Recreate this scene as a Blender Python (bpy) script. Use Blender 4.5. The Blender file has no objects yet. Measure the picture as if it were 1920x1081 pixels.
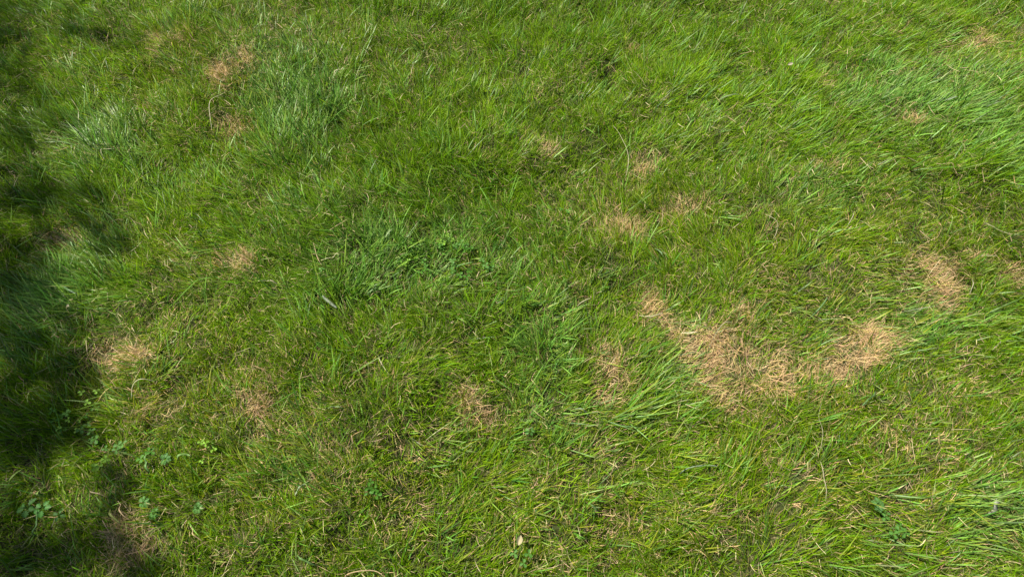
import bpy, math, random
import numpy as np
from mathutils import Vector, Matrix

# ------------------------------------------------------------------ camera, sky, sun, exposure
CAM_H, TILT, HFOV = 1.25, 26.0, 92.0
SUN_EL, SUN_AZ = 54.0, 150.0          # azimuth: direction the light comes FROM, degrees counter-clockwise from +x
scene = bpy.context.scene
cd = bpy.data.cameras.new('camera'); cam = bpy.data.objects.new('camera', cd)
scene.collection.objects.link(cam); scene.camera = cam
cam.location = (0, 0, CAM_H); cam.rotation_euler = (math.radians(TILT), 0, 0)
cd.sensor_fit = 'HORIZONTAL'; cd.angle = math.radians(HFOV)
cd.clip_start = 0.02; cd.clip_end = 400

w = bpy.data.worlds.new("World"); scene.world = w; w.use_nodes = True
nt = w.node_tree; bg = nt.nodes['Background']
sky = nt.nodes.new('ShaderNodeTexSky'); sky.sky_type = 'NISHITA'; sky.sun_disc = False
sky.sun_elevation = math.radians(SUN_EL); sky.sun_rotation = math.radians(90 - SUN_AZ)
nt.links.new(sky.outputs[0], bg.inputs[0]); bg.inputs[1].default_value = 0.052
sd = bpy.data.lights.new('sun', 'SUN'); sun = bpy.data.objects.new('sun', sd); scene.collection.objects.link(sun)
sd.energy = 5.0; sd.angle = math.radians(0.55); sd.color = (1.0, 0.94, 0.80)
SUNV = np.array([math.cos(math.radians(SUN_EL)) * math.cos(math.radians(SUN_AZ)),
                 math.cos(math.radians(SUN_EL)) * math.sin(math.radians(SUN_AZ)), math.sin(math.radians(SUN_EL))])
sun.rotation_euler = Vector(SUNV).to_track_quat('Z', 'Y').to_euler()
scene.view_settings.view_transform = 'Standard'; scene.view_settings.look = 'None'
scene.view_settings.gamma = 1.0; scene.view_settings.exposure = 1.02
scene.render.engine = 'CYCLES'
scene.cycles.max_bounces = 8; scene.cycles.transmission_bounces = 4; scene.cycles.diffuse_bounces = 4

rng = np.random.default_rng(7)
random.seed(7)
R = math.radians

# ------------------------------------------------------------------ where a spot of the lawn is
F = 960 / math.tan(R(HFOV / 2))
ct, st = math.cos(R(TILT)), math.sin(R(TILT))
def ground(px, py, z=0.03):
    px = np.asarray(px, float); py = np.asarray(py, float)
    x = (px - 960) / F; y = (540.5 - py) / F
    dx, dy, dz = x, y * ct + st, y * st - ct
    k = (z - CAM_H) / dz
    return dx * k, dy * k
def pix(X, Y, z=0.03):
    dz = z - CAM_H
    yc = Y * ct + dz * st; zc = -Y * st + dz * ct
    return 960 + F * X / -zc, 540.5 - F * yc / -zc

# ------------------------------------------------------------------ smooth noise in metres
_tabs = {}
def noise(X, Y, scale, seed=0):
    if seed not in _tabs: _tabs[seed] = np.random.default_rng(1000 + seed).random((256, 256))
    T = _tabs[seed]
    u = X / scale + 77.3; v = Y / scale + 31.7
    i = np.floor(u).astype(int); j = np.floor(v).astype(int)
    fu = u - i; fv = v - j
    fu = fu * fu * (3 - 2 * fu); fv = fv * fv * (3 - 2 * fv)
    g = lambda a, b: T[a % 256, b % 256]
    return (g(i, j) * (1 - fu) * (1 - fv) + g(i + 1, j) * fu * (1 - fv) + g(i, j + 1) * (1 - fu) * fv + g(i + 1, j + 1) * fu * fv)
def fbm(X, Y, scale, seed=0):
    return (noise(X, Y, scale, seed) + .5 * noise(X, Y, scale / 2.1, seed + 1) + .25 * noise(X, Y, scale / 4.3, seed + 2)) / 1.75
def height(X, Y):
    m = np.clip((np.maximum(np.abs(X) - 2.6, np.abs(Y - .96) - 1.56)) / .25, 0, 1)   # the hummocks die out beyond the modelled plot
    return (1 - m) * (0.07 * (fbm(X, Y, .55, 3) - .5) + 0.075 * (fbm(X, Y, .17, 9) - .5))

def blobs(lst, PX, PY):
    """sum of elliptical spots given in photograph pixels: x, y, rx, ry, turn, weight"""
    out = np.zeros_like(PX)
    for (x, y, rx, ry, a, wgt) in lst:
        c, s = math.cos(R(a)), math.sin(R(a))
        u = ((PX - x) * c - (PY - y) * s) / rx; v = ((PX - x) * s + (PY - y) * c) / ry
        out += wgt * np.exp(-(u * u + v * v) * .9)
    return out

# ------------------------------------------------------------------ what grows where
DRY = [  # x, y, rx, ry, turn, weight, tint (0 pale straw, 1 orange-brown, 2 grey-brown), label
 (1330, 668, 52, 46, 0, 1.25, .4, 'large matted tan dead-grass patch right of centre, widest of the dry chain'),
 (1228, 572, 30, 30, -30, .95, .9, 'orange-brown dead-grass spot at the upper left end of the dry chain'),
 (1285, 612, 34, 16, -35, .85, .3, 'narrow straw-coloured dead strip joining the orange spot to the large tan patch'),
 (1350, 735, 46, 20, -10, .9, .5, 'flat tan dead fringe just below the large matted patch'),
 (1622, 645, 50, 30, 22, 1.25, .4, 'bright tan dead-grass patch slanting up at the right end of the dry chain'),
 (1575, 700, 40, 24, 30, 1.0, .5, 'tan dead tail running down from the slanting bright patch'),
 (1470, 700, 46, 34, -20, 1.1, .3, 'pale tan dead patch in the dip midway along the dry chain'),
 (1135, 700, 27, 44, 8, 1.05, .3, 'upright oval straw patch just left of the dry chain'),
 (885, 775, 24, 40, 38, 1.2, .4, 'small slanting straw patch below the lawn centre'),
 (475, 775, 30, 36, 0, .85, .3, 'faded straw tuft area among green blades in the lower left quarter'),
 (188, 665, 36, 24, 0, .8, .7, 'brownish dead spot at the edge of the shade on the left'),
 (255, 662, 30, 20, 0, .6, .5, 'thin olive-brown dry spot just right of the shaded brown one'),
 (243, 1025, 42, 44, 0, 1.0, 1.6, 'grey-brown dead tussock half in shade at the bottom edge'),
 (410, 135, 17, 24, 0, .95, .1, 'small pale whitish tuft of dead grass in the upper left'),
 (455, 113, 26, 24, 0, .6, .2, 'loose buff dry spot right beside the whitish tuft'),
 (318, 72, 40, 16, 10, .5, .4, 'thin dry scatter near the top edge on the left'),
 (437, 235, 30, 32, 0, .7, 1.0, 'reddish-brown dry spot below the whitish tuft'),
 (440, 482, 44, 13, 0, .75, .5, 'flat tan dead streak left of the lawn centre'),
 (1020, 270, 17, 22, 10, .7, .7, 'small reddish straw tuft in the upper middle'),
 (1212, 292, 22, 27, -20, .7, .4, 'dry straw spot beside a long bent pale stem'),
 (1288, 382, 40, 17, 10, .6, .4, 'faint tan scatter above the yellowed clippings'),
 (1175, 415, 44, 30, -10, .5, .15, 'yellowed clipping-strewn spot right of centre'),
 (1547, 143, 12, 20, 0, .75, 1.0, 'tiny orange-brown spot in the upper right'),
 (1742, 498, 42, 24, -15, .75, .4, 'ragged tan dry patch near the right side, upper of the pair'),
 (1778, 552, 28, 26, 0, .75, .5, 'ragged tan dry patch near the right side, lower of the pair'),
 (1838, 481, 34, 9, 0, .7, .4, 'thin flat straw streak near the right edge'),
 (1908, 515, 20, 20, 0, .8, .4, 'tan dry spot cut by the right edge'),
 (1465, 517, 28, 16, 0, .6, .3, 'small buff dry spot above the dip of the dry chain'),
 (1405, 585, 30, 24, 0, .45, .6, 'faint brown thinning spot inside the dry chain'),
 (1082, 548, 22, 24, -25, .5, .5, 'faint straw spot left of the orange dead spot'),
 (292, 757, 28, 18, 0, .5, .5, 'faint dry scatter between the clover and the faded straw'),
 (576, 808, 15, 9, 0, .8, .7, 'tiny pinkish dead spot below left of centre'),
 (1562, 300, 32, 13, 0, .5, .3, 'faint yellowish dry spot in the upper right'),
 (1700, 218, 28, 12, 0, .5, .5, 'small buff dry spot amid the glossy grass'),
 (1840, 62, 44, 17, 0, .4, .2, 'pale dry scatter in the top right corner'),
 (1185, 66, 18, 11, 0, .65, .4, 'tiny tan spot near the top edge'),
 (100, 438, 38, 17, 0, .5, .3, 'sunlit buff spot between two shaded areas on the left'),
 (1000, 925, 42, 30, 20, .25, .2, 'faint yellow thinning low in the middle'),
]
COARSE = [(550, 185, 65, 80, 0, .9), (200, 262, 50, 42, 0, .6), (90, 545, 80, 40, 30, .6), (155, 455, 45, 45, 0, .6), (640, 545, 50, 30, 30, .5),
          (1740, 150, 110, 55, 0, .6), (1880, 250, 70, 60, 0, .4), (1020, 620, 50, 60, 0, .5), (800, 480, 120, 50, 0, .35), (1540, 350, 70, 30, 0, .35),
          (1860, 960, 70, 50, 0, .5), (40, 620, 60, 50, 0, .3), (480, 130, 40, 50, 0, .3), (1010, 800, 50, 60, 0, .4), (560, 890, 60, 50, 0, .3), (1280, 690, 45, 40, 0, .5), (1690, 620, 90, 40, 0, .4),
          (700, 460, 60, 30, 0, .35)]
YELLOW = [(300, 420, 160, 120, 0, .5), (1350, 170, 250, 130, 0, .5), (950, 150, 200, 130, 0, .3), (1850, 380, 90, 60, 0, .6), (350, 600, 160, 60, 0, .6), (230, 100, 120, 60, 0, .5),
          (1080, 890, 90, 50, 0, .6), (1750, 70, 170, 60, 0, .4), (420, 900, 120, 120, 0, .3), (110, 430, 60, 40, 0, .5), (60, 880, 70, 30, 0, .6), (1560, 420, 160, 60, 0, .3)]
COOL = [(260, 560, 200, 50, 5, .5), (700, 470, 190, 80, 0, .8), (560, 190, 80, 90, 0, .6), (1020, 660, 70, 110, 0, .8), (180, 260, 70, 60, 0, .5), (1740, 170, 150, 80, 0, .7),
        (1250, 670, 60, 60, 0, .6), (560, 880, 120, 80, 0, .35), (1880, 970, 90, 60, 0, .6), (1660, 600, 120, 50, 0, .5), (880, 440, 120, 60, 0, .5), (1540, 350, 90, 40, 0, .5), (1080, 880, 90, 60, 0, .3)]
THIN = [(800, 715, 70, 35, 0, .45), (1400, 345, 70, 35, 0, .3), (620, 870, 90, 60, 0, .35), (930, 575, 35, 25, 0, .4), (1800, 340, 60, 30, 0, .4), (1230, 460, 70, 20, 0, .2),
        (1350, 800, 90, 50, 0, .25), (640, 470, 60, 20, 0, .3), (310, 860, 60, 60, 0, .3), (1700, 800, 120, 80, 0, .2), (560, 640, 60, 40, 0, .25)]
# lie of the grass as seen in the photograph: x, y, direction in degrees (0 right, 90 up), how strongly it is laid over
FLOW = [(60, 60, 150, .5), (200, 120, 150, .4), (300, 200, 120, .3), (180, 260, 140, .9), (60, 520, 145, .9), (160, 560, 150, .9), (170, 450, 128, .9), (330, 560, 172, .9), (280, 620, 10, .6),
        (400, 600, 12, .9), (480, 570, 165, .7), (560, 600, 145, .8), (450, 440, 132, .7), (340, 400, 125, .6), (600, 440, 160, .7), (700, 480, 35, .7), (760, 430, 150, .6), (850, 500, 20, .5), (560, 190, 95, .5),
        (750, 150, 110, .35), (900, 100, 95, .35), (1050, 80, 80, .35), (1100, 220, 85, .35), (1250, 120, 50, .5), (1350, 230, 32, .9), (1300, 180, 35, .7), (1450, 200, 35, .8), (1520, 250, 32, .8), (1620, 130, 30, .7),
        (1720, 160, 28, .8), (1850, 120, 25, .7), (1850, 250, 20, .7), (1700, 300, 15, .5), (1300, 430, 118, .7), (1100, 440, 128, .7), (980, 440, 135, .7), (880, 420, 130, .5), (900, 300, 105, .3), (660, 300, 105, .3),
        (1400, 330, 100, .3), (1550, 380, 60, .4), (1750, 380, 130, .3), (1500, 480, 100, .3), (1650, 580, 12, .9), (1600, 540, 15, .8), (1750, 640, 20, .5), (1000, 640, 82, .5), (1100, 640, 80, .4), (1250, 690, 25, .9), (1300, 770, 5, .9),
        (1200, 640, 50, .7), (1380, 650, 90, .2), (1080, 860, 38, .9), (1160, 840, 30, .8), (980, 920, 50, .6), (1000, 1020, 70, .4), (850, 1000, 75, .3), (900, 800, 40, .6), (950, 740, 85, .4), (800, 715, 5, .6),
        (700, 780, 120, .3), (600, 800, 120, .4), (560, 890, 140, .6), (650, 950, 95, .3), (780, 620, 92, .3), (650, 680, 110, .4), (500, 700, 120, .4), (400, 720, 90, .2), (300, 780, 110, .3), (200, 860, 130, .4), (100, 800, 130, .5),
        (80, 1000, 100, .3), (350, 950, 100, .3), (480, 1000, 85, .3), (250, 1030, 60, .3), (200, 680, 135, .5), (60, 680, 140, .7), (1400, 880, 22, .7), (1300, 930, 25, .6), (1250, 1000, 60, .3), (1500, 960, 30, .5), (1650, 900, 30, .6),
        (1800, 880, 35, .6), (1850, 980, 30, .8), (1700, 1020, 30, .5), (1600, 780, 60, .3), (1500, 800, 80, .2), (1700, 720, 75, .3), (1850, 750, 40, .4), (1850, 560, 15, .5), (1880, 430, 170, .3), (350, 300, 125, .4), (1450, 60, 75, .3), (60, 350, 140, .5)]
FLECK = [(500, 900, 350, 220, 0, .8), (1100, 900, 400, 200, 0, .6), (1700, 850, 300, 300, 0, .7), (1600, 450, 250, 100, 0, .6), (350, 150, 200, 120, 0, .7), (1180, 400, 120, 80, 0, .8), (300, 720, 200, 80, 0, .8),
         (330, 470, 150, 50, 0, .7), (1500, 620, 250, 150, 0, .4), (1850, 80, 120, 60, 0, .5), (650, 80, 100, 60, 0, .4), (90, 420, 90, 40, 0, .7), (1250, 1000, 250, 90, 0, .5)]
FA = np.array(FLOW, float)
gx, gy = ground(FA[:, 0], FA[:, 1])
hx, hy = ground(FA[:, 0] + 12 * np.cos(np.radians(FA[:, 2])), FA[:, 1] - 12 * np.sin(np.radians(FA[:, 2])))
fd = np.stack([hx - gx, hy - gy], 1); fd /= np.linalg.norm(fd, axis=1)[:, None]
def flow(X, Y):
    sx = np.zeros_like(X); sy = np.zeros_like(X); sw = np.full_like(X, 1e-9); ss = np.zeros_like(X)
    for k in range(len(FA)):
        d2 = (X - gx[k]) ** 2 + (Y - gy[k]) ** 2
        wk = np.exp(-d2 / (2 * .085 ** 2)) + 1e-4 / (d2 + .01)
        sx += wk * fd[k, 0] * FA[k, 3]; sy += wk * fd[k, 1] * FA[k, 3]; sw += wk
    return sx / sw, sy / sw

SHADE = [(-20, 500, 55, 700, 0, .55), (50, 930, 60, 90, 0, .3), (0, 60, 60, 110, 0, 1), (190, 62, 70, 40, 10, 1), (100, 20, 60, 40, 0, .8), (60, 190, 70, 40, -20, .8), (20, 330, 60, 90, 0, 1), (160, 365, 55, 34, -20, .7), (180, 450, 38, 55, 25, .7), (90, 380, 50, 40, 0, .7),
         (20, 590, 90, 70, 0, 1.1), (50, 700, 85, 55, 0, 1.0), (15, 790, 95, 60, 0, 1.0), (-20, 470, 60, 50, 0, .8), (205, 905, 55, 45, 30, .8), (40, 1040, 150, 50, 0, 1.0), (190, 1000, 50, 40, 0, .6), (255, 1075, 60, 35, 0, .8), (-10, 960, 50, 30, 0, .6), (400, 965, 30, 25, 0, .3)]

# ------------------------------------------------------------------ materials
def mat_blade(name, rough=.42, trans=.35, spec=.5, soft=0.0):
    m = bpy.data.materials.new(name); m.use_nodes = True
    n = m.node_tree; n.nodes.clear()
    out = n.nodes.new('ShaderNodeOutputMaterial')
    at = n.nodes.new('ShaderNodeAttribute'); at.attribute_name = 'tint'
    co = n.nodes.new('ShaderNodeTexCoord')
    ns = n.nodes.new('ShaderNodeTexNoise'); ns.inputs['Scale'].default_value = 160; ns.inputs['Detail'].default_value = 3
    mr = n.nodes.new('ShaderNodeMapRange'); mr.inputs[1].default_value = .3; mr.inputs[2].default_value = .7; mr.inputs[3].default_value = .82; mr.inputs[4].default_value = 1.16
    mx = n.nodes.new('ShaderNodeVectorMath'); mx.operation = 'SCALE'
    n.links.new(co.outputs['Object'], ns.inputs['Vector']); n.links.new(ns.outputs[0], mr.inputs[0])
    n.links.new(at.outputs['Color'], mx.inputs[0]); n.links.new(mr.outputs[0], mx.inputs['Scale'])
    p = n.nodes.new('ShaderNodeBsdfPrincipled')
    p.inputs['Roughness'].default_value = rough; p.inputs['Specular IOR Level'].default_value = spec
    n.links.new(mx.outputs[0], p.inputs['Base Color'])
    tr = n.nodes.new('ShaderNodeBsdfTranslucent')
    hs = n.nodes.new('ShaderNodeVectorMath'); hs.operation = 'MULTIPLY'; hs.inputs[1].default_value = (1.25, 1.35, .40)
    n.links.new(mx.outputs[0], hs.inputs[0]); n.links.new(hs.outputs[0], tr.inputs[0])
    mix = n.nodes.new('ShaderNodeMixShader'); mix.inputs[0].default_value = trans
    n.links.new(p.outputs[0], mix.inputs[1]); n.links.new(tr.outputs[0], mix.inputs[2])
    n.links.new(mix.outputs[0], out.inputs[0])
    return m
M_GRASS = mat_blade('living grass blade', .52, .44, .08)
M_COARSE = mat_blade('coarse waxy blade', .42, .34, .28)
M_DRY = mat_blade('dry straw', .6, .22, .25)
M_LEAF = mat_blade('weed leaf', .55, .3, .2)
M_BARK = mat_blade('bark', .9, 0, .1)

def mat_soil():
    m = bpy.data.materials.new('soil and moss'); m.use_nodes = True
    n = m.node_tree; p = n.nodes['Principled BSDF']; p.inputs['Roughness'].default_value = .95; p.inputs['Specular IOR Level'].default_value = .1
    co = n.nodes.new('ShaderNodeTexCoord')
    a = n.nodes.new('ShaderNodeTexNoise'); a.inputs['Scale'].default_value = 45; a.inputs['Detail'].default_value = 8; a.inputs['Roughness'].default_value = .7
    r = n.nodes.new('ShaderNodeValToRGB'); e = r.color_ramp.elements
    e[0].position = .3; e[0].color = (.022, .018, .010, 1); e[1].position = .7; e[1].color = (.085, .075, .03, 1)
    x = e.new(.5); x.color = (.035, .045, .013, 1)
    b = n.nodes.new('ShaderNodeTexNoise'); b.inputs['Scale'].default_value = 220; b.inputs['Detail'].default_value = 4
    bp = n.nodes.new('ShaderNodeBump'); bp.inputs['Strength'].default_value = .6; bp.inputs['Distance'].default_value = .004
    n.links.new(co.outputs['Object'], a.inputs['Vector']); n.links.new(co.outputs['Object'], b.inputs['Vector'])
    ln = n.nodes.new('ShaderNodeVectorMath'); ln.operation = 'LENGTH'; n.links.new(co.outputs['Object'], ln.inputs[0])
    fr = n.nodes.new('ShaderNodeMapRange'); fr.inputs[1].default_value = 8; fr.inputs[2].default_value = 13; n.links.new(ln.outputs['Value'], fr.inputs[0])
    mg = n.nodes.new('ShaderNodeMix'); mg.data_type = 'RGBA'; mg.inputs['B'].default_value = (.055, .12, .012, 1)
    n.links.new(fr.outputs[0], mg.inputs['Factor']); n.links.new(r.outputs[0], mg.inputs['A'])
    n.links.new(a.outputs[0], r.inputs[0]); n.links.new(mg.outputs['Result'], p.inputs['Base Color'])
    n.links.new(b.outputs[0], bp.inputs['Height']); n.links.new(bp.outputs[0], p.inputs['Normal'])
    return m

# ------------------------------------------------------------------ mesh helpers
def np_mesh(name, co, loops, starts, tint, mat, smooth=True):
    me = bpy.data.meshes.new(name)
    me.vertices.add(len(co)); me.vertices.foreach_set('co', np.ascontiguousarray(co, np.float32).ravel())
    me.loops.add(len(loops)); me.loops.foreach_set('vertex_index', np.ascontiguousarray(loops, np.int32))
    me.polygons.add(len(starts)); me.polygons.foreach_set('loop_start', np.ascontiguousarray(starts, np.int32))
    me.polygons.foreach_set('use_smooth', np.full(len(starts), smooth))
    at = me.attributes.new('tint', 'FLOAT_COLOR', 'POINT')
    c4 = np.ones((len(co), 4), np.float32); c4[:, :3] = tint
    at.data.foreach_set('color', c4.ravel())
    me.materials.append(mat); me.update(calc_edges=True)
    return me
def link(name, me, parent=None, label=None, cat=None, group=None, kind=None, loc=None):
    o = bpy.data.objects.new(name, me); scene.collection.objects.link(o)
    if parent is not None: o.parent = parent
    if loc is not None: o.location = loc
    if label: o['label'] = label
    if cat: o['category'] = cat
    if group: o['group'] = group
    if kind: o['kind'] = kind
    return o

def unit(v): return v / np.maximum(np.linalg.norm(v, axis=-1, keepdims=True), 1e-9)
def blades_geo(P, D, B, L, W, curv, jit, c0, c1, c2, seg=3, flat=0.0, curl=0.0, rg=rng):
    """P roots, D start direction, B direction it bends to, L length, W width, curv how far it bends, c0/c1/c2 root, middle and tip colour"""
    n = len(P); rows = []; cols = []
    d = unit(D); p = P.copy()
    az = rg.uniform(0, 2 * np.pi, n); a = np.stack([np.cos(az), np.sin(az), np.zeros(n)], 1)
    s0 = np.cross(d, B); s0 = unit(unit(s0 + 1e-5) * (1 - jit)[:, None] + a * jit[:, None])
    K = unit(rg.normal(size=(n, 3))) * curl
    for k in range(seg + 1):
        t = k / seg
        s = unit(s0 - (s0 * d).sum(1)[:, None] * d)
        wt = W * (0.62 + 0.75 * t - 1.15 * t * t) if seg > 2 else W * (1 - .6 * t)
        if k < seg:
            rows.append(p - s * wt[:, None] * .5); rows.append(p + s * wt[:, None] * .5)
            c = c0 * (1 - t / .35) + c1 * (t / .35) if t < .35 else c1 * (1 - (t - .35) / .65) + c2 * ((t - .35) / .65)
            cols += [c, c]
        else:
            rows.append(p); cols.append(c2)
        p = p + d * (L / seg)[:, None]
        d = unit(d + B * (curv / seg)[:, None] + K / seg)
    V = np.stack(rows, 1); C = np.stack(cols, 1)
    m = 2 * seg + 1
    q = []
    st_ = []; cur = 0
    for k in range(seg - 1):
        q += [2 * k, 2 * k + 1, 2 * k + 3, 2 * k + 2]; st_.append(cur); cur += 4
    q += [2 * seg - 2, 2 * seg - 1, 2 * seg]; st_.append(cur); cur += 3
    loops = (np.arange(n)[:, None] * m + np.array(q)[None]).ravel()
    starts = (np.arange(n)[:, None] * cur + np.array(st_)[None]).ravel()
    return V.reshape(-1, 3), loops, starts, C.reshape(-1, 3)
def make_blades(name, sel, A, mat, seg=3, curl=0., origin=None, **kw):
    args = [A[k][sel] for k in ('P', 'D', 'B', 'L', 'W', 'curv', 'jit', 'c0', 'c1', 'c2')]
    V, l, s, C = blades_geo(*args, seg=seg, curl=curl)
    if origin is not None: V = V - np.array(origin)
    V0 = V if origin is None else V + np.array(origin)
    g = height(V0[:, 0], V0[:, 1]) + .0015 - (0 if origin is None else origin[2])
    V[:, 2] = np.maximum(V[:, 2], g)
    me = np_mesh(name, V, l, s, C, mat)
    return link(name, me, loc=origin, **kw)

def col(*c): return np.array(c, float)
def lerp(a, b, t): return a * (1 - t)[:, None] + b * t[:, None]

# ------------------------------------------------------------------ ground
far = np.geomspace(3.05, 90, 24)
gxs = np.concatenate([-far[::-1], np.linspace(-3, 3, 281), far]); N = len(gxs)
GX, GY = np.meshgrid(gxs, gxs + 0.95, indexing='ij')
co = np.stack([GX, GY, height(GX, GY)], -1).reshape(-1, 3)
# a finer sheet where the camera looks
ids = np.arange(N * N).reshape(N, N)
q = np.stack([ids[:-1, :-1], ids[1:, :-1], ids[1:, 1:], ids[:-1, 1:]], -1).reshape(-1, 4)
me = np_mesh('ground', co, q.ravel(), np.arange(len(q)) * 4, np.zeros((len(co), 3)), mat_soil())
link('ground', me, label='dark mossy soil under the lawn', kind='structure')

# ------------------------------------------------------------------ the lawn
def scatter(n, x0, x1, y0, y1):
    return rng.uniform(x0, x1, n), rng.uniform(y0, y1, n)

def lawn(X, Y, per, wide=1.0, near=True):
    """tufts at X, Y, each with `per` shoots; returns arrays for blades_geo and each blade's dry-patch index (-1 none) and coarse flag"""
    nT = len(X)
    PX, PY = pix(X, Y)
    thin = blobs(THIN, PX, PY)
    nb = rng.poisson(per * (0.0 + 1.75 * fbm(X, Y, .06, 40)) * (1 - .75 * np.clip(thin, 0, .8)))
    T = np.repeat(np.arange(nT), nb); n = len(T)
    spread = .007
    off = rng.normal(size=(n, 2)) * spread
    x = X[T] + off[:, 0]; y = Y[T] + off[:, 1]
    px, py = PX[T], PY[T]
    fx, fy = flow(X, Y)
    # clumps share a lean of their own
    ta = 2 * np.pi * 2.2 * fbm(X, Y, .12, 20); tm = .1 + .7 * noise(X, Y, .07, 31)
    ra = rng.uniform(0, 2 * np.pi, nT); rm = rng.uniform(0, .75, nT)
    tx = fx * 1.2 + tm * np.cos(ta) + rm * np.cos(ra); ty = fy * 1.2 + tm * np.sin(ta) + rm * np.sin(ra) + .05
    ba = rng.uniform(0, 2 * np.pi, n); bm = np.abs(rng.normal(0, .50, n))
    lx = tx[T] + bm * np.cos(ba) + off[:, 0] / spread * .12; ly = ty[T] + bm * np.sin(ba) + off[:, 1] / spread * .12
    dry = np.zeros((len(DRY), n))
    ragged = (.45 + 1.3 * fbm(X, Y, .045, 61)) * (.1 + 1.8 * noise(X, Y, .022, 66))
    for k, d in enumerate(DRY):
        dry[k] = (blobs([(d[0], d[1], d[2] * 1.12, d[3] * 1.12, d[4], d[5] * (.93 if d[5] > 1 else .9))], PX, PY) * ragged)[T]
    dsum = dry.sum(0); kbest = dry.argmax(0)
    pd = np.clip(1.1 * np.clip(dsum - .12, 0, None), 0, .73) + .01 + ((.065 + .24 * np.clip(blobs(FLECK, PX, PY), 0, 1)) * np.clip(1.9 * fbm(X, Y, .08, 140) - .35, 0, 1.3))[T]
    isdry = rng.random(n) < pd
    coarse_p = np.clip(blobs(COARSE, PX, PY) * (.35 + 1.3 * noise(X, Y, .06, 71)) + .06, 0, .85)
    coarseT = rng.random(nT) < coarse_p
    coarse = coarseT[T] & ~isdry
    yel = np.clip(blobs(YELLOW, PX, PY), 0, 1)[T]
    tv = rng.random(nT)[T]; bv = rng.random(n)
    big = fbm(X, Y, .35, 81)[T]
    # lengths and widths in metres
    L = rng.gamma(9, 1 / 9, n) * (.033 + .009 * np.clip(np.hypot(fx, fy), 0, 1)[T]) * (0.45 + 1.1 * fbm(X, Y, .2, 90)[T])
    L = np.where(coarse, L * 1.5, L); L = np.where(isdry, (L * .5 + .020) * (1 + .35 * np.clip(dsum, 0, 1)), L * (1 - .35 * np.clip(dsum, 0, 1)))
    W = rng.uniform(.0012, .0026, n) * wide; W = np.where(coarse, rng.uniform(.0022, .0042, n) * wide, W); W = np.where(isdry, rng.uniform(.0008, .0018, n) * wide, W)
    lean = np.sqrt(lx * lx + ly * ly) + 1e-6
    up = np.where(isdry, rng.uniform(.1, 1.1, n), rng.uniform(.55, 1.15, n))
    D = np.stack([lx, ly, up], 1)
    B = np.stack([lx / lean, ly / lean, -.45 * np.ones(n)], 1); B = unit(B)
    curv = np.clip(rng.gamma(2.2, .32, n), 0, 2.2) * (.45 + .65 * np.clip(lean, 0, 1.2))
    curv = np.where(coarse, curv * .6, curv)
    jit = rng.uniform(0, .75, n)
    # colour of the blade itself
    dark = col(.028, .098, .003); mid = col(.104, .250, .002); lime = col(.300, .470, .004); blue = col(.060, .190, .022); pale = col(.19, .37, .08)
    g = lerp(lerp(dark * np.ones((n, 3)), mid * np.ones((n, 3)), np.clip(.25 + .9 * tv + .5 * (big - .5) + .2 * yel, 0, 1)), lime * np.ones((n, 3)), np.clip(bv ** 1.5 * (.38 + .65 * yel), 0, 1))
    cb = lerp(blue * np.ones((n, 3)), pale * np.ones((n, 3)), bv * .8)
    cool = np.clip(blobs(COOL, PX, PY) * (.4 + 1.1 * noise(X, Y, .07, 160)), 0, .9)[T]
    g = lerp(g, cb, cool * .75 * (rng.random(n) < .85))
    g = np.where(coarse[:, None], lerp(cb, g, rng.random(n) * .35), g)
    olive = col(.26, .25, .02); g = lerp(g, olive * np.ones((n, 3)), np.clip((rng.random(n) ** 3) * (.35 + .6 * np.clip(blobs(FLECK, PX, PY), 0, 1)[T] + .8 * np.clip(dsum, 0, 1)), 0, 1))
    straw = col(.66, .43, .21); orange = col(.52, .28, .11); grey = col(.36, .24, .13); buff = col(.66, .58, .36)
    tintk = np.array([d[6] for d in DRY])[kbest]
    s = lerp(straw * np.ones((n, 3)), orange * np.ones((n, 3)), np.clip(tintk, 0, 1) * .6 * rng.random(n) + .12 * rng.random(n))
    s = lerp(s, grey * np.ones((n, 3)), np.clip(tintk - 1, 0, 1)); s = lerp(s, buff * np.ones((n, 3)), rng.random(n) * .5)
    s = s * rng.uniform(.45, 1.15, n)[:, None] * (1 + np.outer(rng.normal(0, 1, n), [.02, .07, -.05]))
    c1 = np.where(isdry[:, None], s, g * rng.uniform(.38, 1.5, n)[:, None])
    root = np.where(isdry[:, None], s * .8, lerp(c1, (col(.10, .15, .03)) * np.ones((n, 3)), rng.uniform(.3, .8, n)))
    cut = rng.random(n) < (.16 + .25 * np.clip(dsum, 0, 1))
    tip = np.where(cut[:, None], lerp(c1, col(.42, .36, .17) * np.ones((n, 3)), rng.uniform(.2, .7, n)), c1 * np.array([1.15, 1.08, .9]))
    tip = np.where(isdry[:, None], s * 1.05, tip)
    P = np.stack([x, y, height(x, y) - .002], 1)
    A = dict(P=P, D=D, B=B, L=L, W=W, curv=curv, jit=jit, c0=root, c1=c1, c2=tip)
    inpatch = isdry & (dry[kbest, np.arange(n)] > .10) & (px > -150) & (px < 2070) & (py > -120) & (py < 1200)
    return A, np.where(inpatch, kbest, -1), coarse, isdry

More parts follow.
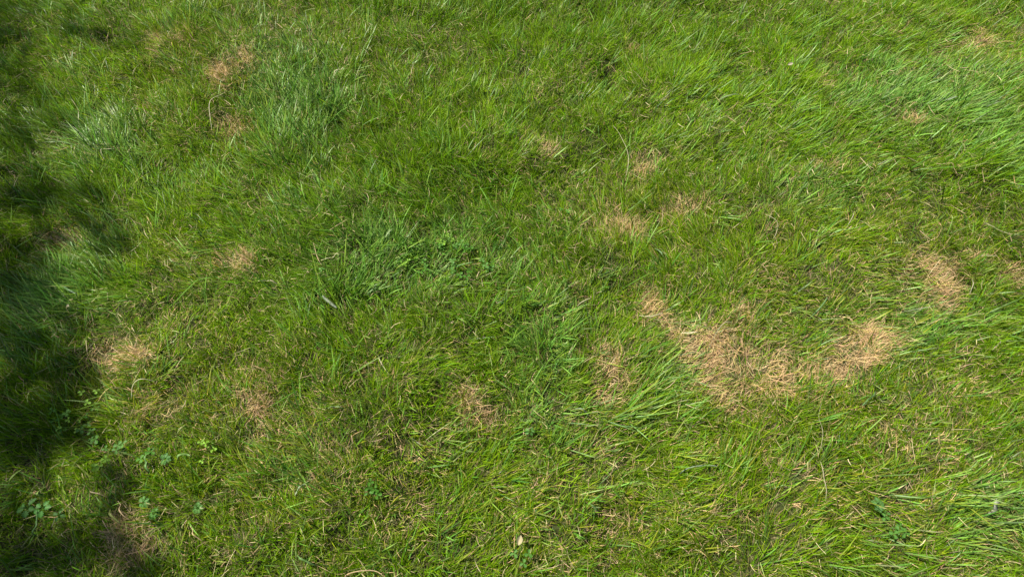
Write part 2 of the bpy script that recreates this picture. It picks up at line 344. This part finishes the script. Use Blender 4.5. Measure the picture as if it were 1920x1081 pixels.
# frame footprint plus a margin
TUFT_DENSITY = 12000
x0, x1, y0, y1 = -2.75, 2.75, -.55, 2.55
nT = int(TUFT_DENSITY * (x1 - x0) * (y1 - y0))
X, Y = scatter(nT, x0, x1, y0, y1)
PX, PY = pix(X, Y)
keep = (PX > -130) & (PX < 2050) & (PY > -110) & (PY < 1190)
A, KD, CO, DRYF = lawn(X[keep], Y[keep], 6.0)
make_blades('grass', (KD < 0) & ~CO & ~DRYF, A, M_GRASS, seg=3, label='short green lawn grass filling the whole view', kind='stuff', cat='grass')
make_blades('coarse_grass', (KD < 0) & CO, A, M_COARSE, seg=4, label='broader blue-green blades mixed through the lawn', kind='stuff', cat='coarse grass')
make_blades('stray_dry_grass', (KD < 0) & DRYF, A, M_DRY, seg=4, curl=1.5, label='stray straw-coloured dead blades among the green', kind='stuff', cat='dry grass')
for k, d in enumerate(DRY):
    sel = KD == k
    if sel.sum() < 40: continue
    cx, cy = ground(d[0], d[1], 0.0)
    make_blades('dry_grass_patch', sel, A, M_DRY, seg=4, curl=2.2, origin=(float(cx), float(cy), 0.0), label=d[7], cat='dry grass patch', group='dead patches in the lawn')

# ------------------------------------------------------------------ clippings and thatch lying on and in the sward
def litter(n, name, label, zlo, zhi, colors, wl, ww, prob=None):
    X, Y = scatter(n, x0, x1, y0, y1); PX, PY = pix(X, Y)
    k = (PX > -100) & (PX < 2030) & (PY > -90) & (PY < 1170)
    dr = blobs([d[:6] for d in DRY], PX, PY)
    k &= rng.random(n) < (prob(dr, X, Y) if prob else 1)
    X, Y, dr = X[k], Y[k], dr[k]; n = len(X)
    az = rng.uniform(0, 2 * np.pi, n)
    D = np.stack([np.cos(az), np.sin(az), rng.normal(0, .28, n)], 1)
    baz = az + rng.choice([-1, 1], n) * 1.3
    B = unit(np.stack([np.cos(baz), np.sin(baz), rng.normal(0, .3, n)], 1))
    c = colors[rng.integers(0, len(colors), n)] * rng.uniform(.65, 1.15, n)[:, None]
    A = dict(P=np.stack([X, Y, height(X, Y) + rng.uniform(zlo, zhi, n) * (1 - .5 * np.clip(dr, 0, 1))], 1), D=D, B=B, L=rng.gamma(5, .2, n) * wl, W=rng.uniform(.6, 1.3, n) * ww, curv=rng.gamma(1.5, .35, n),
             jit=rng.uniform(.3, 1, n), c0=c, c1=c, c2=c * .95)
    return make_blades(name, np.ones(n, bool), A, M_DRY, seg=3, label=label, kind='stuff', cat='grass litter')
tan = np.array([(.52, .42, .23), (.42, .30, .15), (.60, .50, .30), (.34, .22, .10), (.48, .44, .20), (.40, .28, .18)])
litter(170000, 'thatch', 'brown and buff dead thatch at the foot of the blades', .000, .016, tan * np.array([.34, .42, .3]), .028, .0016)
litter(72000, 'grass_clippings', 'short pale mown clippings caught on top of the lawn', .010, .028, np.concatenate([tan, [(.30, .36, .12), (.22, .30, .08)]]), .026, .0017, lambda d, X, Y: np.clip(.25 + .75 * fbm(X, Y, .22, 55) * 1.2 + .6 * d - .25, .1, 1))

# ------------------------------------------------------------------ the lawn going on outside the frame
RX0, RX1, RY0, RY1, TS = -2.6, 2.6, -.6, 2.52, 1.04
nF = int(5200 * (RX1 - RX0) * (RY1 - RY0))
X, Y = scatter(nF, RX0, RX1, RY0, RY1); PX, PY = pix(X, Y)
outside = ~((PX > -130) & (PX < 2050) & (PY > -110) & (PY < 1190))
A, KD, CO, DRYF = lawn(X[outside], Y[outside], 6.0, wide=1.45)
A['L'] *= 1.1
make_blades('surrounding_grass', np.ones(len(KD), bool), A, M_GRASS, seg=3, label='the same lawn just beyond the edges of the view', kind='stuff', cat='grass')
# farther off, a square of turf repeated by geometry nodes inside one stuff object
nF = int(4200 * TS * TS)
X, Y = scatter(nF, 7.0, 7.0 + TS, 7.0, 7.0 + TS)
A, KD, CO, DRYF = lawn(X, Y, 6.0, wide=1.7)
V, l_, s_, C_ = blades_geo(*[A[k] for k in ('P', 'D', 'B', 'L', 'W', 'curv', 'jit', 'c0', 'c1', 'c2')], seg=2)
V -= np.array([7.0 + TS / 2, 7.0 + TS / 2, 0]); V[:, 2] = np.maximum(V[:, 2], .001)
tile = link('outlying_grass', np_mesh('outlying_grass', V, l_, s_, C_, M_GRASS), label='a square of lawn well outside the view', kind='stuff', cat='grass')
cells = [(RX0 + (i + .5) * TS, RY0 + (j + .5) * TS) for i in range(-9, 14) for j in range(-9, 12) if not (0 <= i < 5 and 0 <= j < 3)]
tile.location = (cells[0][0], cells[0][1], 0)
pm = bpy.data.meshes.new('outlying_grass_spots'); pm.from_pydata([(x, y, 0) for x, y in cells[1:]], [], [])
fo = link('distant_grass', pm, label='lawn running on all round, outside the view', kind='stuff', cat='grass')
ng = bpy.data.node_groups.new('repeat turf', 'GeometryNodeTree')
ng.interface.new_socket('Geometry', in_out='INPUT', socket_type='NodeSocketGeometry'); ng.interface.new_socket('Geometry', in_out='OUTPUT', socket_type='NodeSocketGeometry')
gi = ng.nodes.new('NodeGroupInput'); go = ng.nodes.new('NodeGroupOutput'); oi = ng.nodes.new('GeometryNodeObjectInfo'); ip = ng.nodes.new('GeometryNodeInstanceOnPoints')
oi.inputs['Object'].default_value = tile; oi.inputs['As Instance'].default_value = True
rv = ng.nodes.new('FunctionNodeRandomValue'); rv.data_type = 'INT'; rv.inputs[4].default_value = 0; rv.inputs[5].default_value = 3
mu = ng.nodes.new('ShaderNodeMath'); mu.operation = 'MULTIPLY'; mu.inputs[1].default_value = math.pi / 2
cx = ng.nodes.new('ShaderNodeCombineXYZ')
ng.links.new(rv.outputs[2], mu.inputs[0]); ng.links.new(mu.outputs[0], cx.inputs['Z']); ng.links.new(cx.outputs[0], ip.inputs['Rotation'])
ng.links.new(gi.outputs[0], ip.inputs['Points']); ng.links.new(oi.outputs['Geometry'], ip.inputs['Instance']); ng.links.new(ip.outputs[0], go.inputs[0])
fo.modifiers.new('repeat', 'NODES').node_group = ng

# ------------------------------------------------------------------ separate pale stems lying on the lawn
def ribbon(name, pts, width, colr, label, cat='dry stem', mat=None, group=None, z=.036, taper=.5, fold=.25):
    """a bent flat stem or blade through spots of the lawn, a shallow V in section"""
    px = np.array([p[0] for p in pts], float); py = np.array([p[1] for p in pts], float)
    X, Y = ground(px, py, z)
    m = 14; t = np.linspace(0, 1, m); tt = np.linspace(0, 1, len(pts))
    if len(pts) > 2:
        deg = min(len(pts) - 1, 3)
        xs = np.polyval(np.polyfit(tt, X, deg), t); ys = np.polyval(np.polyfit(tt, Y, deg), t)
    else: xs = np.interp(t, tt, X); ys = np.interp(t, tt, Y)
    rr = np.random.default_rng(int(px[0] * 7 + py[0]))
    arc = np.sin(t * np.pi) * .010 + z - .012 + np.interp(t, np.linspace(0, 1, 5), rr.normal(0, .005, 5))
    zs = height(xs, ys) + arc
    c = np.array([xs.mean(), ys.mean(), zs.min()])
    T = unit(np.gradient(np.stack([xs, ys, zs], 1), axis=0)); S = unit(np.cross(T, [0, 0, 1.])); U = np.cross(S, T)
    wv = width * (1 - taper * np.abs(2 * t - 1) ** 2.5)
    ctr = np.stack([xs, ys, zs], 1) - c
    L_ = ctr - S * wv[:, None] / 2 + U * (wv * fold)[:, None]; R_ = ctr + S * wv[:, None] / 2 + U * (wv * fold)[:, None]
    bot = ctr - U * (width * .12)
    V = np.stack([L_, ctr, R_, bot], 1).reshape(-1, 3)
    f = []
    for k in range(m - 1):
        a = 4 * k; b = a + 4
        f += [a, a + 1, b + 1, b, a + 1, a + 2, b + 2, b + 1, a + 2, a + 3, b + 3, b + 2, a + 3, a, b, b + 3]
    f += [0, 3, 2, 1, 4 * m - 4, 4 * m - 3, 4 * m - 2, 4 * m - 1]
    cc = np.repeat(np.array(colr)[None] * np.interp(t, np.linspace(0, 1, 6), rr.uniform(.75, 1.12, 6))[:, None], 4, 0)
    return link(name, np_mesh(name, V, np.array(f), np.arange(len(f) // 4) * 4, cc, mat or M_DRY), loc=tuple(c), label=label, cat=cat, group=group)

PALE = (.60, .56, .36); TAN = (.60, .45, .26); GRN = (.32, .42, .14); BLU = (.36, .46, .30)
STEMS = [
 ([(1153, 222), (1170, 243), (1181, 268), (1183, 290), (1179, 312)], .0024, PALE, 'long bent whitish stem beside a dry straw spot in the upper middle'),
 ([(1535, 862), (1537, 885), (1540, 912), (1542, 938)], .0026, PALE, 'straight upright pale stem low on the right'),
 ([(1540, 755), (1534, 790), (1537, 820), (1533, 850)], .0016, PALE, 'thin upright pale stem directly above the straight one low on the right'),
 ([(1846, 414), (1866, 426), (1892, 434), (1920, 438)], .0022, PALE, 'long thin pale stem running off the right edge'),
 ([(1340, 645), (1348, 618), (1360, 604), (1380, 601)], .0022, PALE, 'thin hooked pale stem rising from the large matted tan patch'),
 ([(397, 242), (396, 212), (403, 188), (420, 166)], .0026, PALE, 'curved white stem hanging below the whitish dead tuft'),
 ([(584, 448), (588, 466), (594, 482), (600, 492)], .0028, TAN, 'short pinkish-tan stem left of the lawn centre, pointing steeply down'),
 ([(598, 482), (614, 479), (628, 474), (640, 476)], .0028, PALE, 'short pale stem meeting the pinkish-tan one at its foot'),
 ([(848, 168), (870, 160), (882, 145), (896, 124)], .0032, GRN, 'long curved light-green stem in the upper middle'),
 ([(480, 523), (500, 524), (520, 532)], .0034, PALE, 'pale flat stem at the left of the centre swirl'),
 ([(708, 664), (716, 682), (732, 704)], .0020, PALE, 'thin slanting pale stem below the lawn centre'),
 ([(1887, 620), (1884, 638), (1872, 652)], .0030, PALE, 'short bent pale stem near the right edge, below the ragged patches'),
 ([(1441, 396), (1456, 406), (1464, 420), (1458, 438)], .0024, PALE, 'thin hooked pale stem in the right half, above the buff spot'),
 ([(794, 824), (815, 808), (832, 796), (846, 785)], .0024, PALE, 'pale stem pointing at the small slanting straw patch'),
 ([(1650, 1062), (1664, 1044), (1680, 1020)], .0034, TAN, 'tan stem slanting at the bottom edge on the right'),
 ([(242, 745), (268, 720), (300, 718)], .0026, PALE, 'bent whitish stem above the dry scatter on the left'),
 ([(1765, 297), (1782, 308), (1796, 324)], .0034, TAN, 'light tan stem near the right side with a pale kink'),
 ([(1797, 325), (1800, 340), (1803, 354)], .0024, TAN, 'short upright tan stem just under the kinked one'),
 ([(1285, 614), (1300, 616), (1316, 615)], .0046, PALE, 'short broad whitish straw lying flat on the narrow dry strip'),
 ([(1208, 577), (1250, 590), (1300, 600), (1356, 626)], .0022, GRN, 'long thin yellow-green stem crossing the narrow dry strip'),
 ([(1206, 578), (1228, 582), (1250, 576)], .0030, PALE, 'cream straw lying across the orange-brown dead spot'),
 ([(1085, 565), (1098, 555), (1112, 549)], .0030, PALE, 'short pale straw rising beside the faint straw spot'),
 ([(1653, 211), (1655, 175)], .0001, PALE, None),
 ([(720, 1080), (690, 1068), (655, 1074), (648, 1081)], .0026, TAN, 'tan arched stem at the bottom edge left of middle'),
 ([(222, 938), (232, 955), (245, 976)], .0034, TAN, 'tan stem above the grey-brown dead tussock'),
 ([(198, 945), (214, 963), (230, 982)], .0050, (.36, .42, .12), 'yellow-green blade pointing at the grey-brown dead tussock'),
 ([(356, 985), (366, 1000), (378, 1014)], .0030, TAN, 'bent tan stem low on the left, right of the tussock'),
 ([(1280, 1024), (1292, 1031), (1302, 1042)], .0030, TAN, 'short kinked tan stem low in the right half'),
 ([(1098, 806), (1090, 828), (1086, 850)], .0022, (.5, .46, .2), 'thin buff stem standing below the upright oval straw patch'),
 ([(1280, 886), (1300, 874), (1330, 870), (1352, 872)], .0034, BLU, 'arched grey-green blade above the slanting bottom grass'),
 ([(1078, 766), (1092, 768), (1105, 778)], .0030, BLU, 'short glossy arched blade just below the upright oval straw patch'),
 ([(1832, 545), (1829, 530), (1830, 518)], .0036, PALE, 'short upright pale straw near the right edge'),
 ([(1815, 556), (1814, 572), (1808, 548)], .0020, PALE, None),
 ([(1740, 608), (1760, 600), (1782, 594)], .0022, TAN, 'thin tan stem under the lower ragged dry patch'),
 ([(1600, 395), (1596, 412), (1590, 424)], .0024, PALE, 'thin pale stem above the ragged right-hand patches'),
 ([(1832, 478), (1852, 479), (1876, 476)], .0032, PALE, 'long pale straw lying level on the thin streak near the right edge'),
 ([(546, 300), (552, 309), (540, 288)], .0001, PALE, None),
 ([(625, 145), (636, 137), (645, 129)], .0040, PALE, 'short cream straw near the top, right of the blue-green blades'),
 ([(540, 60), (552, 68), (564, 47)], .0001, PALE, None),
 ([(550, 62), (557, 56), (563, 50)], .0036, PALE, 'short cream straw close to the top edge'),
 ([(190, 295), (194, 283), (214, 277)], .0030, PALE, 'hooked cream straw under the blue-green blades on the left'),
 ([(1353, 174), (1372, 173), (1392, 170)], .0048, (.30, .40, .20), 'light green blade lying level in the upper right'),
 ([(1766, 181), (1782, 184), (1798, 183)], .0050, BLU, 'whitish-green glossy blade lying level in the glossy grass'),
 ([(722, 443), (730, 434), (742, 423)], .0056, (.34, .48, .20), 'short broad light-green blade above the clover bed'),
 ([(600, 548), (612, 560), (628, 572)], .0085, (.42, .50, .36), 'widest silvery blade lying by the lawn centre'),
 ([(608, 525), (620, 517), (630, 512)], .0046, (.26, .44, .14), 'short bright green blade above the widest silvery one'),
 ([(685, 543), (695, 536), (702, 529)], .0046, (.26, .46, .16), 'short bright green blade right of the widest silvery one'),
 ([(1860, 965), (1870, 945), (1878, 932)], .0095, (.60, .62, .50), 'broad whitish withered blade near the bottom right corner'),
 ([(1106, 942), (1116, 950), (1124, 959)], .0052, (.28, .46, .16), 'short light-green blade pointing down right, low in the middle'),
 ([(556, 1040), (575, 1050), (590, 1060)], .0042, (.26, .46, .14), 'bright green blade slanting down at the bottom edge'),
 ([(555, 928), (565, 913), (578, 902)], .0050, (.40, .52, .30), 'pale green blade slanting up in the dark lower grass'),
 ([(620, 769), (634, 766), (648, 768)], .0042, (.34, .48, .18), 'arched light-green blade above the tiny pinkish spot'),
 ([(336, 862), (348, 853), (362, 855)], .0062, (.30, .52, .14), 'broad bright-green blade level beside the cut-leaved weed'),
 ([(277, 848), (276, 866), (279, 884)], .0054, (.24, .46, .14), 'broad upright green blade left of the cut-leaved weed'),
 ([(0, 905), (12, 892), (24, 876)], .0046, (.34, .52, .10), 'bright green blade at the left edge, in the sun gap'),
 ([(72, 930), (71, 918), (73, 903)], .0044, (.36, .54, .12), 'upright bright green blade in the sun gap near the left edge'),
 ([(55, 1008), (56, 985), (58, 955)], .0040, (.12, .26, .07), 'tall narrow green blade standing by the lobed weed leaves'),
 ([(75, 512), (100, 527), (132, 545)], .0065, (.26, .42, .22), 'broad bluish blade slanting at the left edge of the sun'),
 ([(1538, 560), (1548, 572), (1560, 590)], .0001, PALE, None),
 ([(1528, 590), (1544, 570), (1557, 552)], .0052, (.24, .42, .14), 'broad green blade rising above the bright slanting patch'),
 ([(1640, 735), (1628, 748), (1616, 760)], .0050, (.24, .44, .16), 'broad green blade just below the bright slanting patch'),
 ([(1545, 345), (1548, 330), (1546, 318)], .0001, PALE, None),
 ([(1235, 448), (1243, 460), (1250, 470)], .0052, (.30, .48, .22), 'short light-green blade in the dark gap right of centre'),
]
for pts, wd, c, lab in STEMS:
    if lab is None: continue
    green = c[1] > c[0] * 1.02
    ribbon('grass_blade' if green else 'straw_stem', pts, wd * (.9 if green else .72), np.array(c) * (.62 if green else .78), lab, cat='grass blade' if green else 'dry stem', mat=M_COARSE if green else M_DRY,
           group='single broad blades' if green else 'single dead stems')

# ------------------------------------------------------------------ weeds
def leaf_mesh(name, outline, colr, cup=.2, vein=.10, mat=None, bend=.5):
    """a leaf from its half outline [(along, half width)], with a raised midrib fold and droop"""
    m = len(outline); V = []; C = []
    for k, (u, h) in enumerate(outline):
        z = -bend * u * u
        for j in (-1, -.5, 0, .5, 1):
            V.append((u, h * j, z + cup * abs(j) * h - (vein * h if j == 0 else 0)))
            C.append(np.array(colr) * (1.0 if j else 1.3) * (1 - .10 * abs(j)))
    f = []
    for k in range(m - 1):
        for j in range(4):
            a = 5 * k + j; f += [a, a + 1, a + 6, a + 5]
    V = np.array(V); 
    return np_mesh(name, V, np.array(f), np.arange(len(f) // 4) * 4, np.array(C), mat or M_LEAF)
def tube_mesh(name, p0, p1, r, colr, bow=.15, mat=None, sides=5, seg=5):
    p0 = np.array(p0, float); p1 = np.array(p1, float); t = np.linspace(0, 1, seg + 1)
    dirn = unit(p1 - p0); s = unit(np.cross(dirn, [.31, .22, .93])); u = np.cross(s, dirn)
    L = np.linalg.norm(p1 - p0)
    ctr = p0 + (p1 - p0) * t[:, None] + u * (np.sin(t * np.pi) * bow * L)[:, None]
    V = []
    for k in range(seg + 1):
        for j in range(sides):
            a = 2 * math.pi * j / sides; rk = r[0] * (1 - t[k]) + r[1] * t[k]
            V.append(ctr[k] + s * math.cos(a) * rk + u * math.sin(a) * rk)
    f = []
    for k in range(seg):
        for j in range(sides):
            a = k * sides + j; b = k * sides + (j + 1) % sides; f += [a, b, b + sides, a + sides]
    V = np.array(V)
    return np_mesh(name, V, np.array(f), np.arange(len(f) // 4) * 4, np.tile(np.array(colr), (len(V), 1)), mat or M_LEAF)

def weed_root(name, px, py, label, cat, group):
    x, y = ground(px, py, .03)
    o = bpy.data.objects.new(name, None); scene.collection.objects.link(o); o.empty_display_size = .02
    o.location = (float(x), float(y), float(height(np.array([x]), np.array([y]))[0]))
    o['label'] = label; o['category'] = cat; o['group'] = group
    return o

obov = [(0, .0), (.12, .10), (.3, .24), (.55, .38), (.78, .42), (.93, .30), (1.0, .06)]
lobed = [(0, .02), (.10, .12), (.18, .34), (.30, .20), (.42, .52), (.55, .28), (.68, .50), (.80, .24), (.92, .22), (1.0, .03)]
oval = [(0, .0), (.15, .16), (.4, .30), (.65, .30), (.85, .18), (1.0, .02)]
clover_leaf = {c: leaf_mesh('leaflet', obov, cc, .25, .15, bend=.15) for c, cc in {'g': (.06, .17, .015), 'l': (.17, .32, .03), 'b': (.07, .175, .028)}.items()}
def clover(px, py, scale, tone, label, n=None):
    root = weed_root('clover', px, py, label, 'clover plant', 'clover plants in the lawn')
    n = n or random.choice((3, 4, 5))
    for i in range(n):
        a = random.uniform(0, 6.28); rr = random.uniform(.008, .026); h = random.uniform(.024, .040)
        top = (rr * math.cos(a), rr * math.sin(a), h)
        stem = link('stem', tube_mesh('stem', (0, 0, .002), top, (.0007, .0006), (.14, .24, .06)), parent=root)
        lf = bpy.data.objects.new('leaf', None)
        a0 = random.uniform(0, 6.28); size = scale * random.uniform(.8, 1.15)
        Vs, Ls, Ss, Cs = [], [], [], []; me = clover_leaf[tone]
        bv = np.empty(len(me.vertices) * 3, np.float32); me.vertices.foreach_get('co', bv); bv = bv.reshape(-1, 3)
        bl = np.empty(len(me.loops), np.int32); me.loops.foreach_get('vertex_index', bl)
        bc = np.empty(len(me.vertices) * 4, np.float32); me.attributes['tint'].data.foreach_get('color', bc); bc = bc.reshape(-1, 4)[:, :3]
        tilt = Matrix.Rotation(random.uniform(-.35, .35), 3, 'X') @ Matrix.Rotation(random.uniform(-.35, .35), 3, 'Y')
        for q_ in range(3):
            M_ = np.array(tilt @ Matrix.Rotation(a0 + q_ * 2.094, 3, 'Z') @ Matrix.Rotation(-.12, 3, 'Y'))
            Vs.append((bv * size) @ M_.T); Ls.append(bl + q_ * len(bv)); Cs.append(bc)
        V = np.concatenate(Vs); Lp = np.concatenate(Ls)
        link('leaf', np_mesh('leaf', V, Lp, np.arange(len(Lp) // 4) * 4, np.concatenate(Cs), M_LEAF), parent=root, loc=top)
def rosette(px, py, size_, colr, outline, label, n=6, h=.03, cat='broad-leaved weed', name='weed', spread=.25):
    size = size_ * .6; colr = (colr[0] * .95, colr[1] * .95, colr[2] * .7)
    root = weed_root(name, px, py, label, cat, 'broad-leaved weeds in the lawn')
    base = leaf_mesh('leaf', outline, colr, .22, .12, bend=.35)
    for i in range(n):
        a = 6.283 * i / n + random.uniform(-.3, .3); s = size * random.uniform(.75, 1.15); st0 = size * spread
        link('stem', tube_mesh('stem', (0, 0, .002), (st0 * math.cos(a), st0 * math.sin(a), h), (.0011, .0008), np.array(colr) * 1.3), parent=root)
        o = link('leaf', base, parent=root, loc=(st0 * math.cos(a), st0 * math.sin(a), h))
        o.scale = (s, s, s); o.rotation_euler = (random.uniform(-.25, .25), random.uniform(-.35, .1), a)

CLOVERS = [(148, 800, .0105, 'b', 'grey-green clover at the shade edge, upper left of its bed'), (176, 812, .0105, 'b', 'grey-green clover on the right side of the shade-edge bed'),
           (160, 738, .0085, 'l', 'lime clover above the shade-edge bed'), (118, 795, .009, 'l', 'lime clover on the left of the shade-edge bed'), (95, 778, .0095, 'g', 'green clover leftmost in the shade-edge bed'),
           (192, 875, .0090, 'l', 'small pale-lime clover under the shade-edge bed'), (150, 760, .0085, 'g', 'small green clover between the lime one and the bed'), (208, 842, .0095, 'b', 'blue-green clover beside a bright straw'),
           (290, 858, .010, 'g', 'green clover left of the cut-leaved weed'), (385, 845, .0085, 'l', 'lime clover right of the cut-leaved weed'),
           (860, 452, .0105, 'b', 'grey-green clover topmost in the centre bed'), (822, 466, .009, 'g', 'green clover at the upper left of the centre bed'), (885, 476, .010, 'g', 'green clover at the right of the centre bed'),
           (845, 502, .0095, 'b', 'grey-green clover in the middle of the centre bed'), (800, 500, .009, 'g', 'green clover at the left of the centre bed'), (872, 520, .0095, 'g', 'green clover low in the centre bed'),
           (760, 478, .008, 'l', 'small lime clover far left of the centre bed'), (836, 448, .008, 'l', 'small lime clover beside the topmost centre one'), (905, 500, .009, 'b', 'blue-green clover rightmost in the centre bed'),
           (1060, 395, .008, 'g', 'small lone clover left of the yellowed clippings'), (1668, 992, .0095, 'b', 'lone clover below the bluish weed on the lower right'), (978, 1045, .010, 'b', 'blue-green clover by the withered leaf at the bottom'),
           (700, 910, .0095, 'g', 'lone clover in the dark grass below centre'), (1820, 560, .008, 'g', 'small lone clover near the right edge')]
for c in CLOVERS: clover(*c)
rosette(38, 950, .026, (.065, .17, .045), lobed, 'large lobed grey-green weed by the left edge at the bottom', n=5, h=.028, spread=.35)
rosette(72, 952, .023, (.06, .18, .045), lobed, 'lobed weed right of the largest lobed one', n=5, h=.028, spread=.35)
rosette(112, 965, .019, (.07, .17, .05), oval, 'small round-leaved weed rightmost of the lobed trio', n=4, h=.024)
rosette(312, 860, .020, (.07, .18, .055), lobed, 'cut-leaved bluish weed in the lower left quarter', n=8, h=.024, spread=.2)
rosette(272, 942, .018, (.075, .19, .05), lobed, 'blue-green weed above the grey-brown tussock, upper of two', n=7, h=.024)
rosette(294, 962, .017, (.07, .18, .045), lobed, 'blue-green weed above the grey-brown tussock, lower of two', n=6, h=.024)
rosette(370, 952, .017, (.075, .19, .05), lobed, 'feathery weed right of the pair above the tussock', n=7, h=.022)
rosette(692, 922, .016, (.08, .21, .05), oval, 'small oval-leaved weed in the dark grass below centre', n=3, h=.026)
rosette(940, 562, .018, (.085, .18, .06), lobed, 'grey-green cut-leaved weed just below the centre', n=7, h=.022)
rosette(1645, 945, .020, (.085, .19, .07), lobed, 'bluish cut-leaved weed on the lower right', n=7, h=.024)
rosette(1660, 962, .014, (.075, .19, .05), oval, 'little round weed touching the bluish one', n=4, h=.022)
rosette(995, 805, .017, (.075, .19, .05), lobed, 'blue-green weed low in the middle beside upright blades', n=5, h=.026)
rosette(600, 500, .012, (.12, .28, .08), oval, 'small bright weed left of the centre bed', n=4, h=.024)

def fallen_leaf(px, py, size, colr, rot, label):
    x, y = ground(px, py, .035)
    me = leaf_mesh('fallen_leaf', oval, colr, .5, .2, mat=M_DRY, bend=-.25)
    o = link('fallen_leaf', me, loc=(float(x), float(y), float(height(np.array([x]), np.array([y]))[0]) + .033), label=label, cat='fallen leaf', group='withered leaves on the lawn')
    o.scale = (size, size, size); o.rotation_euler = (.2, -.1, R(rot))
fallen_leaf(972, 1022, .022, (.42, .36, .22), 80, 'withered cream leaf at the bottom edge near the middle')
fallen_leaf(845, 606, .010, (.36, .28, .17), 20, 'tiny curled tan leaf just under the centre')
fallen_leaf(1473, 128, .018, (.30, .26, .20), 10, 'small grey-brown leaf in the upper right')
fallen_leaf(55, 922, .010, (.36, .22, .12), 20, 'tiny orange-brown leaf above the lobed weeds')
fallen_leaf(118, 568, .014, (.34, .31, .20), -20, 'small cream leaf in the bluish blades near the left edge')

# ------------------------------------------------------------------ the tree outside the frame whose shade falls on the left edge
def tree():
    rt = np.random.default_rng(5)
    tx, ty = -4.6, 2.4
    root = bpy.data.objects.new('shade_tree', None); scene.collection.objects.link(root); root.location = (tx, ty, 0)
    root['label'] = 'leafy tree beyond the left side whose shade dapples the lawn'; root['category'] = 'tree'
    o = np.array([tx, ty, 0])
    leaves = []
    # shade wanted on the lawn -> leaves up the sun's line, with the crown's own gaps
    need = 150000
    U = rt.uniform(-700, 330, need); Vv = rt.uniform(-250, 1350, need)
    gxx, gyy = ground(U, Vv, .04)
    sh = blobs(SHADE, U, Vv)
    beyond = np.clip((-40 - U) / 120, 0, 1) * (.45 + .75 * fbm(gxx, gyy, .35, 120))
    dens = np.clip(sh * .9 * (.3 + .8 * noise(gxx, gyy, .11, 150) + .9 * noise(gxx, gyy, .05, 155)) - .2, 0, 1) * (U > -120) + beyond
    area = np.abs(gxx) * 0 + 1
    k = rt.random(need) < np.clip(dens, 0, 1) * .085
    gxx, gyy = gxx[k], gyy[k]
    h = 3.2 + 1.6 * noise(gxx, gyy, .5, 130) + rt.uniform(-.5, .5, len(gxx))
    C = np.stack([gxx, gyy, np.full(len(gxx), .04)], 1) + SUNV[None] * (h / SUNV[2])[:, None]
    cen = C.mean(0); ex = unit(rt.normal(size=(16000, 3))) * rt.random((16000, 1)) ** .45 * [1.7, 1.9, 1.15] + cen + [-.7, .1, .3]
    ex = ex[noise(ex[:, 0] + ex[:, 2], ex[:, 1] - ex[:, 2], .45, 170) > .36]
    gs = ex - SUNV[None] * (ex[:, 2:] / SUNV[2]); eu, ev = pix(gs[:, 0], gs[:, 1], .0)
    C = np.concatenate([C, ex[(eu < -60) | (ev < -150) | (ev > 1250)]])
    n = len(C)
    s = rt.uniform(.022, .042, n)
    a = unit(rt.normal(size=(n, 3)) * [1, 1, .5]); b = unit(np.cross(a, unit(rt.normal(size=(n, 3)))))
    V = np.stack([C - a * s[:, None], C - b * s[:, None] * .5, C + a * s[:, None], C + b * s[:, None] * .5], 1).reshape(-1, 3) - o
    cc = np.repeat(col(.05, .11, .02) * rt.uniform(.7, 1.4, n)[:, None], 4, 0)
    link('crown', np_mesh('crown', V, np.arange(4 * n), np.arange(n) * 4, cc, M_LEAF, smooth=False), parent=root)
    cm = C.mean(0) - o
    bark = (.12, .09, .06)
    base = np.array([0, 0, -.05]); fork = np.array([.0, -.1, 2.0])
    tr = link('trunk', tube_mesh('trunk', base, fork, (.17, .10), bark, .03, M_BARK, 12, 8), parent=root)
    for i in range(9):
        tgt = C[rt.integers(n)] - o; mid_ = fork + (tgt - fork) * .5
        link('limb', tube_mesh('limb', fork - [0, 0, .05 * i], tgt, (.04, .008), bark, .12, M_BARK, 7, 8), parent=root)
tree()
